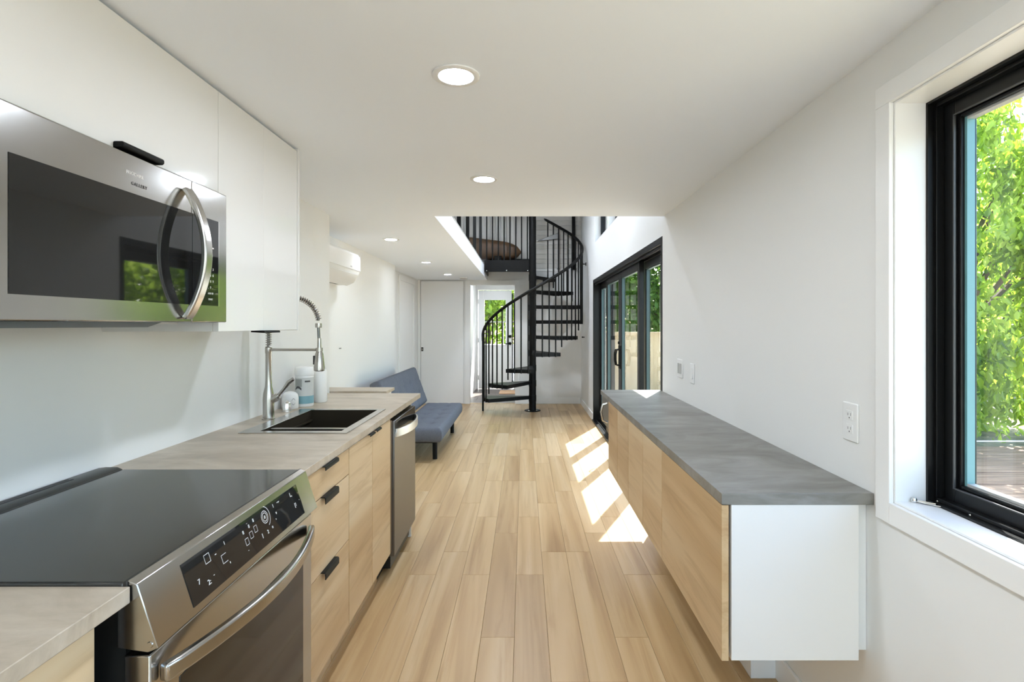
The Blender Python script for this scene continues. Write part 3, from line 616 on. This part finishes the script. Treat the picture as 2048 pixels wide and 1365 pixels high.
for a, b in ((1.7625, 2.0665), (2.0675, 2.3705)):
    d = part('door', bx(UF - .019, UF, a, b, 1.368, UT), 'lacquer', u2, .001)
    if a > 2: part('pull', MB().prism([(UF - .03, 1.3675), (UF + .020, 1.3675), (UF + .022, 1.364), (UF + .022, 1.359), (UF - .03, 1.362)], 'y', 2.03, 2.16), 'black_metal', d, .001)
part('end_panel', bx(XL + .002, UF + .004, 2.3725, 2.390, 1.365, CEIL - .001), 'lacquer', u2, .001)
u3 = thing('wall_cabinet', 'white gloss tall cabinet on the near side of the microwave', 'cabinet', (-1.19, .6, 1.368))
part('carcass', bx(XL + .002, UF - .02, .2, ra - .004, 1.368, UT), 'lacquer', u3, .001); part('door', bx(UF - .019, UF, .2, ra - .004, 1.368, UT), 'lacquer', u3, .0015)

# sink
sk_ = thing('sink', 'dark double bowl drop-in sink set in the counter', 'sink', (-1.0, 2.69, .70))
x0, x1, y0, y1 = SK; zt = CT + .004
part('rim', MB().ring('y', 0, 0, 0, 0, 0, 0, 0) if False else MB().box(x0 - .012, x1 + .012, y0 - .012, y0 + .03, CT, zt).box(x0 - .012, x1 + .012, y1 - .03, y1 + .012, CT, zt).box(x0 - .012, x0 + .062, y0 + .03, y1 - .03, CT, zt).box(x1 - .025, x1 + .012, y0 + .03, y1 - .03, CT, zt), 'nickel', sk_, .001, 'metallic rim', weld=True)
bx0, bx1, by0, by1 = x0 + .06, x1 - .023, y0 + .028, y1 - .028
part('bowl', MB().box(bx0 - .006, bx0, by0, by1, .70, CT).box(bx1, bx1 + .006, by0, by1, .70, CT).box(bx0, bx1, by0 - .006, by0, .70, CT).box(bx0, bx1, by1, by1 + .006, .70, CT).box(bx0, bx1, by0, by1, .695, .702), 'sink', sk_)
part('divider', bx(bx0, bx1, 2.492, 2.512, .70, CT - .004), 'nickel', sk_, .003, 'thin pale divider bar')
part('drain', MB().lathe(((bx0 + bx1) / 2, 2.76, .702), [(.045, 0), (.045, .003), (.03, .004), (.02, .001), (0, .001)], 24), 'chrome', sk_)
part('inner_ledge', bx(bx0, bx0 + .012, by0, by1, .86, .868), 'sink', sk_)

# faucet
fx, fy = -1.282, 2.71
fa = thing('faucet', 'brushed nickel spring neck faucet behind the sink', 'faucet', (fx, fy, CT))
part('body', MB().lathe((fx, fy, CT), [(.031, 0), (.031, .006), (.027, .008), (.027, .10), (.025, .13), (.0165, .165), (.0145, .20), (.0145, .33), (.0165, .335), (.0165, .36), (.012, .362), (0, .362)], 28), 'nickel', fa)
part('lever', MB().tube([(fx + .01, fy, 1.01), (fx + .035, fy, 1.022), (fx + .05, fy, 1.035)], [.019, .02, .016], 14).tube([(fx + .045, fy, 1.03), (fx + .075, fy, 1.065), (fx + .10, fy, 1.10), (fx + .125, fy, 1.118)], [.009, .0075, .011, .009], 12), 'nickel', fa)
z0_, rad = 1.40, .1255; path = [(fx, fy, 1.275 + .03125 * k) for k in range(4)]
path += [(fx + rad - rad * math.cos(a), fy, z0_ + rad * math.sin(a)) for a in (math.pi * k / 28 * .97 for k in range(29))]
part('hose', MB().tube(path, .0075, 10), 'dark_steel', fa)
coil = []
P_ = [Vector(p) for p in path]; lens = [0]
for a, b in zip(P_, P_[1:]): lens.append(lens[-1] + (b - a).length)
turns = 46; NS = turns * 10
for k in range(NS + 1):
    s_ = lens[-1] * k / NS; i = min(max(np.searchsorted(lens, s_) - 1, 0), len(P_) - 2); f_ = (s_ - lens[i]) / (lens[i + 1] - lens[i])
    p = P_[i].lerp(P_[i + 1], f_); t_ = (P_[i + 1] - P_[i]).normalized(); u_ = Vector((0, 1, 0)); w_ = t_.cross(u_); a = 2 * math.pi * turns * k / NS
    coil.append(p + (u_ * math.cos(a) + w_ * math.sin(a)) * .0135)
part('spring', MB().tube(coil, .0021, 5), 'nickel', fa)
hx = P_[-1].x
part('coupling', MB().lathe((hx, fy, 1.375), [(.0, 0), (.015, 0), (.016, .008), (.015, .022), (.0, .022)], 16), 'nickel', fa)
part('spray_hose', MB().tube([(hx, fy, 1.377), (hx + .003, fy, 1.30)], .007, 10), 'dark_steel', fa)
part('spray_head', MB().lathe((hx + .004, fy, 1.157), [(0, 0), (.022, 0), (.026, .004), (.0265, .02), (.020, .085), (.013, .105), (.010, .115), (.009, .165), (0, .165)], 24), 'nickel', fa)
part('spray_button', MB().box(hx - .024, hx - .014, fy - .012, fy + .006, 1.19, 1.235), 'black_plastic', fa, .003)
part('support_arm', MB().tube([(fx, fy, 1.264), (hx + .0, fy, 1.264)], .0065, 12).lathe((hx + .004, fy, 1.256), [(.010, 0), (.0165, 0), (.0165, .018), (.010, .018)], 18), 'nickel', fa)

# counter-top items
ag = thing('air_gap', 'small chrome cap beside the faucet', 'cap', (-1.295, 2.95, CT))
part('base_ring', MB().lathe((-1.295, 2.95, CT), [(.027, 0), (.027, .004), (.022, .005), (0, .005)], 24), 'chrome', ag)
part('cap', MB().lathe((-1.295, 2.95, CT + .004), [(.022, 0), (.022, .035), (.018, .046), (.006, .056), (0, .057)], 8), 'chrome', ag, .001)
wc = thing('wipes_canister', 'white wipes canister with a grey and teal label', 'canister', (-1.285, 3.16, CT)); c_ = (-1.285, 3.16, CT)
part('body', MB().lathe(c_, [(0, 0), (.048, 0), (.051, .004), (.051, .175), (.048, .18), (0, .18)], 32), 'white_plastic', wc)
lb = part('label_band', MB().lathe(c_, [(.0515, .016), (.0518, .016), (.0518, .168), (.0515, .168)], 32), 'label_art', wc, 0, 'pale grey printed label')
part('label_teal', MB().lathe(c_, [(.0519, .018), (.0522, .018), (.0522, .062), (.0519, .062)], 32), 'label_teal', lb, 0, 'teal lower band')
def patch(c, r, a0, a1, z0, z1, slant=0, k=8):
    vs = []; 
    for i in range(k + 1):
        a = a0 + (a1 - a0) * i / k; dz = slant * math.sin(math.pi * i / k); vs += [(c[0] + r * math.cos(a), c[1] + r * math.sin(a), c[2] + z0 + dz), (c[0] + r * math.cos(a), c[1] + r * math.sin(a), c[2] + z1 + dz)]
    return MB().add(vs, [(2*i, 2*i+2, 2*i+3, 2*i+1) for i in range(k)])
part('label_print', patch(c_, .0523, -1.15, -.55, .142, .151), 'mark_dark', lb); part('label_swoosh', patch(c_, .0523, -2.3, -1.5, .095, .108, .012), 'mark_dark', lb)
part('label_picture', patch(c_, .0522, -2.35, -1.45, .115, .16), mat('label_photo', srgb(150, 152, 148), .4), lb)
part('lid', MB().lathe(c_, [(0, .18), (.0535, .18), (.0535, .205), (.051, .222), (.046, .228), (0, .228)], 32), 'white_plastic', wc)
pt = thing('soap_tub', 'low white rounded tub with a grey swirl behind the chrome cap', 'tub', (-1.325, 3.06, CT)); c2 = (-1.325, 3.06, CT)
part('body', MB().lathe(c2, [(0, 0), (.042, 0), (.045, .004), (.045, .06), (.04, .08), (.028, .092), (.010, .097), (0, .097)], 28), 'white_plastic', pt)
part('swirl', patch(c2, .0455, -1.0, -.55, .045, .050, .012).add([], []), 'grey_plastic', pt); part('swirl', patch(c2, .0455, -1.0, -.55, .033, .037, -.01), 'grey_plastic', pt)
bt = thing('white_bottle', 'plain white cylindrical bottle beside the wipes canister', 'bottle', (-1.252, 3.32, CT)); c3 = (-1.252, 3.32, CT)
part('body', MB().lathe(c3, [(0, 0), (.037, 0), (.040, .004), (.040, .185), (.034, .198), (.022, .204), (0, .204)], 32), 'white_plastic', bt)
part('cap', MB().lathe(c3, [(0, .204), (.02, .204), (.02, .226), (.017, .23), (0, .23)], 24), 'white_plastic', bt)

# ------------------------------------------------------------------ right run: floating cabinets
RF = .566
single('countertop', bx(.564, XR - .001, 1.541, 3.98, .876, .909), 'counter_grey', 'long dark grey stone-look countertop along the window wall', 'countertop', (.78, 2.76, .876), .0015)
def float_cab(y0, y1, doors, label, end=False):
    t = thing('floating_cabinet', label, 'cabinet', (.76, (y0 + y1) / 2, .427), None)
    part('carcass', MB().box(RF + .027, .957, y0 + .0005, y0 + .017, .43, .8755).box(RF + .027, .957, y1 - .017, y1 - .0005, .43, .8755).box(RF + .027, .957, y0 + .017, y1 - .017, .43, .446).box(.945, .957, y0 + .017, y1 - .017, .446, .8755), 'lacquer', t, .0008)
    wd = (y1 - y0) / doors
    for i in range(doors): part('door', bx(RF, RF + .0205, y0 + i * wd + .003, y0 + (i + 1) * wd - .003, .427, .8735), 'front_oak', t, .001)
    part('hanging_rail', bx(.957, XR - .001, y0 + .035, y1 - .035, .44, .87), 'wall_paint', t)
float_cab(1.543, 2.217, 1, 'oak front floating cabinet with a white end panel under the dark grey counter')
float_cab(2.217, 2.930, 2, 'middle oak front floating cabinet under the dark grey counter')
float_cab(2.930, 3.620, 2, 'oak front floating cabinet nearest the sliding door')
mf = thing('undercounter_appliance', 'small dark steel appliance with a bowed chrome handle under the counter end', 'appliance', (.78, 3.79, .68))
part('body', bx(.60, .99, 3.626, 3.96, .68, .874), 'black_plastic', mf, .002); df_ = part('door', bx(.572, .60, 3.628, 3.958, .682, .872), 'dark_steel', mf, .002)
part('handle', MB().tube([(.572, 3.70, .85), (.54, 3.70, .84), (.528, 3.70, .79), (.54, 3.70, .735), (.572, 3.70, .72)], .008, 10), 'chrome', df_)

# wall plates
def plate(y, z, w, h, label, kind):
    t = thing('outlet' if kind == 'o' else 'wall_switch', label, 'outlet' if kind == 'o' else 'switch', (XR, y, z))
    pl_ = part('plate', bx(XR - .006, XR, y - w / 2, y + w / 2, z - h / 2, z + h / 2), 'white_plastic', t, .003, seg=3)
    if kind == 'o':
        for dz in (-.021, .021):
            r_ = part('receptacle', bx(XR - .0075, XR - .005, y - .0165, y + .0165, z + dz - .014, z + dz + .014), 'white_plastic', t, .004, seg=3)
            part('slots', MB().box(XR - .0077, XR - .0072, y - .008, y - .006, z + dz - .002, z + dz + .007).box(XR - .0077, XR - .0072, y + .006, y + .008, z + dz - .002, z + dz + .006).box(XR - .0077, XR - .0072, y - .002, y + .002, z + dz - .010, z + dz - .006), 'slot', r_)
    else:
        n_ = 2 if kind == 's2' else 1
        for i in range(n_):
            yc = y + (i - (n_ - 1) / 2) * .046
            part('rocker', MB().prism([(yc - .0165, 0), (yc + .0165, 0), (yc + .0165, 0), (yc - .0165, 0)], 'z', 0, 0) if False else bx(XR - .009, XR - .005, yc - .016, yc + .016, z - .033, z + .033), 'white_plastic' if kind != 's2' else 'grey_plastic', t, .0015)
    return t
plate(1.648, 1.094, .075, .117, 'white duplex outlet on the wall beside the kitchen window', 'o')
plate(3.45, 1.11, .117, .117, 'double grey rocker switch near the end of the dark grey counter', 's2')
plate(3.20, 1.10, .075, .117, 'single white rocker switch above the dark grey counter', 's1')
hk = thing('wall_hook', 'tiny black knob on the wall past the sliding door', 'hook', (XR, 8.9, 1.18))
part('stem', MB().tube([(XR, 8.9, 1.18), (XR - .035, 8.9, 1.18)], .007, 8), 'black_metal', hk); part('tip', MB().lathe((XR - .035, 8.9, 1.168), [(0, 0), (.012, .004), (.014, .012), (.012, .02), (0, .024)], 12), 'black_metal', hk)
nl = single('nail', MB().tube([(XLL, 4.95, 1.17), (XLL + .02, 4.95, 1.172)], .004, 6), 'dark_steel', 'lone nail in the blank wall below the air conditioner', 'nail', (XLL, 4.95, 1.17))

# ------------------------------------------------------------------ air conditioner
ac = thing('air_conditioner', 'white wall-mounted mini split air conditioner under the ceiling', 'air conditioner', (XLL, 4.48, 1.75))
pf = [(XLL, 1.745), (XLL + .09, 1.745), (XLL + .155, 1.775), (XLL + .195, 1.835), (XLL + .205, 1.86), (XLL + .205, 2.0), (XLL + .19, 2.025), (XLL, 2.03)]
part('casing', MB().prism(pf, 'y', 4.06, 4.90), 'white_plastic', ac, .012, seg=3)
part('front_panel', MB().prism([(XLL + .2055, 1.868), (XLL + .2115, 1.868), (XLL + .2115, 2.0), (XLL + .2055, 2.0)], 'y', 4.065, 4.895), 'white_plastic', ac, .002)
part('louvre', MB().prism([(XLL + .098, 1.742), (XLL + .160, 1.770), (XLL + .200, 1.835), (XLL + .204, 1.833), (XLL + .165, 1.766), (XLL + .10, 1.737)], 'y', 4.10, 4.86), 'white_plastic', ac, .001)
part('outlet_slot', bx(XLL + .06, XLL + .098, 4.10, 4.70, 1.7415, 1.746), 'slot', ac)
part('display', bx(XLL + .211, XLL + .2125, 4.62, 4.66, 1.885, 1.895), 'grey_plastic', ac)

# ------------------------------------------------------------------ futon
fu = thing('futon', 'grey blue tufted futon sofa against the white wall', 'sofa', (-1.2, 6.3, 0))
def cushion(fn, Lu, Lv, T, tufts, rad=.05):
    def params(L, n):
        e = [0, .004, .010, .018, .028, .040, rad]; mid = [rad + (L - 2 * rad) * k / n for k in range(1, n)]
        return e + mid + [L - q_ for q_ in e[::-1]]
    U, V = params(Lu, 44), params(Lv, 16); vs = []; nu, nv = len(U), len(V); fs = []
    for sgn in (1, -1):
        for u in U:
            for v in V:
                d_ = min(u, Lu - u, v, Lv - v); k = min(d_ / rad, 1); h = T / 2 * (max(0, 1 - (1 - k) ** 2.4)) ** (1 / 2.4)
                if sgn > 0 and d_ > .02:
                    for tu, tv in tufts: h -= .022 * math.exp(-((u - tu) ** 2 + (v - tv) ** 2) / .0016)
                    for tu in {t[0] for t in tufts}: h -= .007 * math.exp(-((u - tu) / .012) ** 2)
                    for tv in {t[1] for t in tufts}: h -= .005 * math.exp(-((v - tv) / .012) ** 2)
                vs.append(fn(u, v, sgn * h))
    N = nu * nv
    for i in range(nu - 1):
        for j in range(nv - 1):
            a = i * nv + j; fs.append((a, a + nv, a + nv + 1, a + 1)); fs.append((N + a, N + a + 1, N + a + nv + 1, N + a + nv))
    return MB().add(vs, fs)
tf = [(.3 + .3 * i, .16 + .16 * j) for i in range(5) for j in range(2)]
FY0, FY1 = 5.40, 7.20
part('seat', cushion(lambda u, v, w: (-1.31 + v, FY0 + u, .275 + w), 1.8, .49, .15, tf), 'fabric', fu, weld=True)
bd = Vector((-.165, 0, .46)).normalized(); bn = Vector((bd.z, 0, -bd.x))
part('back_cushion', cushion(lambda u, v, w: tuple(Vector((-1.335, FY0 + u, .34)) + bd * v + bn * w), 1.8, .50, .13, tf), 'fabric', fu, weld=True)
part('under_frame', bx(-1.36, -.90, FY0 + .12, FY1 - .12, .175, .205), 'black_metal', fu, .003)
for x, y in ((-.92, 5.58), (-.92, 6.92), (-1.42, 5.58), (-1.42, 6.92)): part('leg', MB().tube([(x, y, 0), (x, y, .20)], [.024, .026], 14), 'black_metal', fu)

# ------------------------------------------------------------------ outdoors
struct('ground', bx(-14, 22, -12, 34, -.2, -.12), 'soil', 'gravel ground around the house', 'ground')
struct('patio', bx(XR + WT, 3.9, 3.4, 13.0, -.12, -.03), 'patio', 'pale concrete patio outside the sliding door', 'patio')
fn_ = thing('fence', 'beige panel fence with a moulded cap beyond the patio', 'fence', (3.0, 11.7, -.03))
x = 1.25
while x < 4.1:
    part('panel', bx(x, x + .597, 11.7, 11.73, -.03, 1.19), 'beige', fn_, .002); x += .6
part('cap', MB().box(1.25, 4.36, 11.66, 11.77, 1.19, 1.225).box(1.25, 4.36, 11.68, 11.75, 1.15, 1.19), 'beige', fn_, .003)
struct('reflector', bx(-5, 7, -10, YB - .1, -.12, -.04), 'patio', 'added unseen pale terrace behind the house', 'patio')  # out of view, added to bounce sunlight in through the back window
dk = struct('deck', bx(2.2, 9.0, 2.4, 6.45, -.16, -.10), 'deck', 'weathered brown deck below the kitchen window', 'deck')
y = 2.4
while y < 6.4:
    part('plank', bx(2.2, 9.0, y, y + .182, -.10, -.06 + random.uniform(-.004, .006)), 'deck', dk, .006); y += .192
single('wire', MB().tube([(5.2, 6.42, .0), (6.4, 6.38, .01), (7.5, 6.40, .03)], .009, 6), 'white_plastic', 'white cable along the far edge of the deck', 'cable', (6.4, 6.4, 0))
wf2 = thing('fence', 'low white fence outside the exterior door', 'fence', (-.7, 14.5, -.12))
for i in range(12): part('panel', bx(-3 + i * .4, -2.61 + i * .4, 14.5, 14.53, -.12, .86), 'trim_paint', wf2, .003)
part('rail', bx(-3.0, 1.8, 14.47, 14.56, 1.44, 1.47), 'dark_steel', wf2, .002)
for x in (-3, -.6, 1.75): part('post', bx(x, x + .06, 14.48, 14.55, -.12, 1.47), 'dark_steel', wf2, .002)

def leaves(n, centers, spread, size, mname, parent, droop=.5):
    ci = rng.integers(0, len(centers), n); c_ = np.array(centers)[ci] + rng.normal(0, 1, (n, 3)) * spread
    d = rng.normal(0, 1, (n, 3)); d[:, 2] -= droop * 1.6; d /= np.linalg.norm(d, axis=1)[:, None]
    r_ = rng.normal(0, 1, (n, 3)); s_ = np.cross(d, r_); s_ /= np.linalg.norm(s_, axis=1)[:, None]; nn = np.cross(s_, d)
    L = size * rng.uniform(.6, 1.3, n)[:, None]; w = L * .22
    v = np.empty((n, 6, 3)); v[:, 0] = c_; v[:, 1] = c_ + d * L * .4 + s_ * w + nn * L * .09; v[:, 2] = c_ + d * L * .78 + s_ * w * .6 + nn * L * .05; v[:, 3] = c_ + d * L - nn * L * .08
    v[:, 4] = c_ + d * L * .78 - s_ * w * .6 + nn * L * .05; v[:, 5] = c_ + d * L * .4 - s_ * w + nn * L * .09
    me = bpy.data.meshes.new('foliage'); org = np.array(ORG[parent]); nv = n * 6
    me.vertices.add(nv); me.vertices.foreach_set('co', (v.reshape(-1, 3) - org).ravel())
    b_ = np.arange(n)[:, None] * 6; tri = np.concatenate([b_ + q_ for q_ in ([0, 1, 2, 3], [0, 3, 4, 5])], 0).reshape(-1, 4)
    k = len(tri); me.loops.add(k * 4); me.loops.foreach_set('vertex_index', tri.ravel().astype(np.int32)); me.polygons.add(k)
    me.polygons.foreach_set('loop_start', np.arange(0, k * 4, 4, dtype=np.int32)); me.update(calc_edges=True); me.validate()
    at = me.attributes.new('leaf', 'FLOAT', 'POINT'); at.data.foreach_set('value', np.repeat(np.clip(.55 * rng.uniform(0, 1, len(centers))[ci] + .5 * rng.uniform(0, 1, n), 0, 1), 6).astype(np.float32))
    me.materials.append(M[mname]); o = bpy.data.objects.new('foliage', me); C.objects.link(o); o.parent = parent; o['kind'] = 'stuff'; ORG[o] = ORG[parent]; return o
def tree(name, label, x, y, z0, rx, ry, zc, rz, n, size, mname, nclump, spread, trunk_h=None, droop=.5):
    t = thing(name, label, 'tree' if name == 'tree' else 'bush', (x, y, z0), 'trees outside' if name == 'tree' else 'bushes by the deck')
    cs = []
    while len(cs) < nclump:
        p = rng.uniform(-1, 1, 3); d_ = np.linalg.norm(p)
        if .35 < d_ < 1: cs.append((x + p[0] * rx, y + p[1] * ry, zc + p[2] * rz))
    th = zc if trunk_h is None else trunk_h
    part('trunk', MB().tube([(x, y, z0), (x + .05, y, z0 + (th - z0) * .5), (x - .03, y + .04, th)], [.13, .10, .06], 10), 'bark', t)
    br = MB()
    for c_ in cs[:14]: br.tube([(x, y, z0 + (th - z0) * .55), ((x + c_[0]) / 2, (y + c_[1]) / 2, c_[2] * .5 + .5 * th - .1), c_], [.05, .03, .012], 6)
    part('branches', br, 'bark', t)
    leaves(n, cs, spread, size, mname, t, droop); return t
tree('tree', 'bright leafy tree hanging over the deck outside the kitchen window', 6.0, 7.6, -.1, 2.3, 1.3, 2.15, 2.5, 30000, .125, 'leaf', 120, .19, droop=1.0)
tree('tree', 'darker tree behind the bright tree outside the kitchen window', 11.6, 13.4, -.1, 3.2, 1.8, 2.6, 2.9, 8000, .26, 'leaf', 90, .4)
tree('tree', 'green tree behind the beige fence beyond the sliding door', 4.6, 17.2, -.1, 2.9, 1.2, 2.9, 2.6, 17000, .2, 'leaf_dark', 190, .32)
tree('tree', 'leafy tree to the side of the patio', 5.7, 12.0, -.1, .9, 1.6, 2.1, 2.0, 10000, .16, 'leaf', 110, .26)
tree('tree', 'pale green tree beyond the exterior door', -1.3, 19.0, -.1, 3.0, 1.6, 2.6, 2.3, 10000, .2, 'leaf', 90, .36)
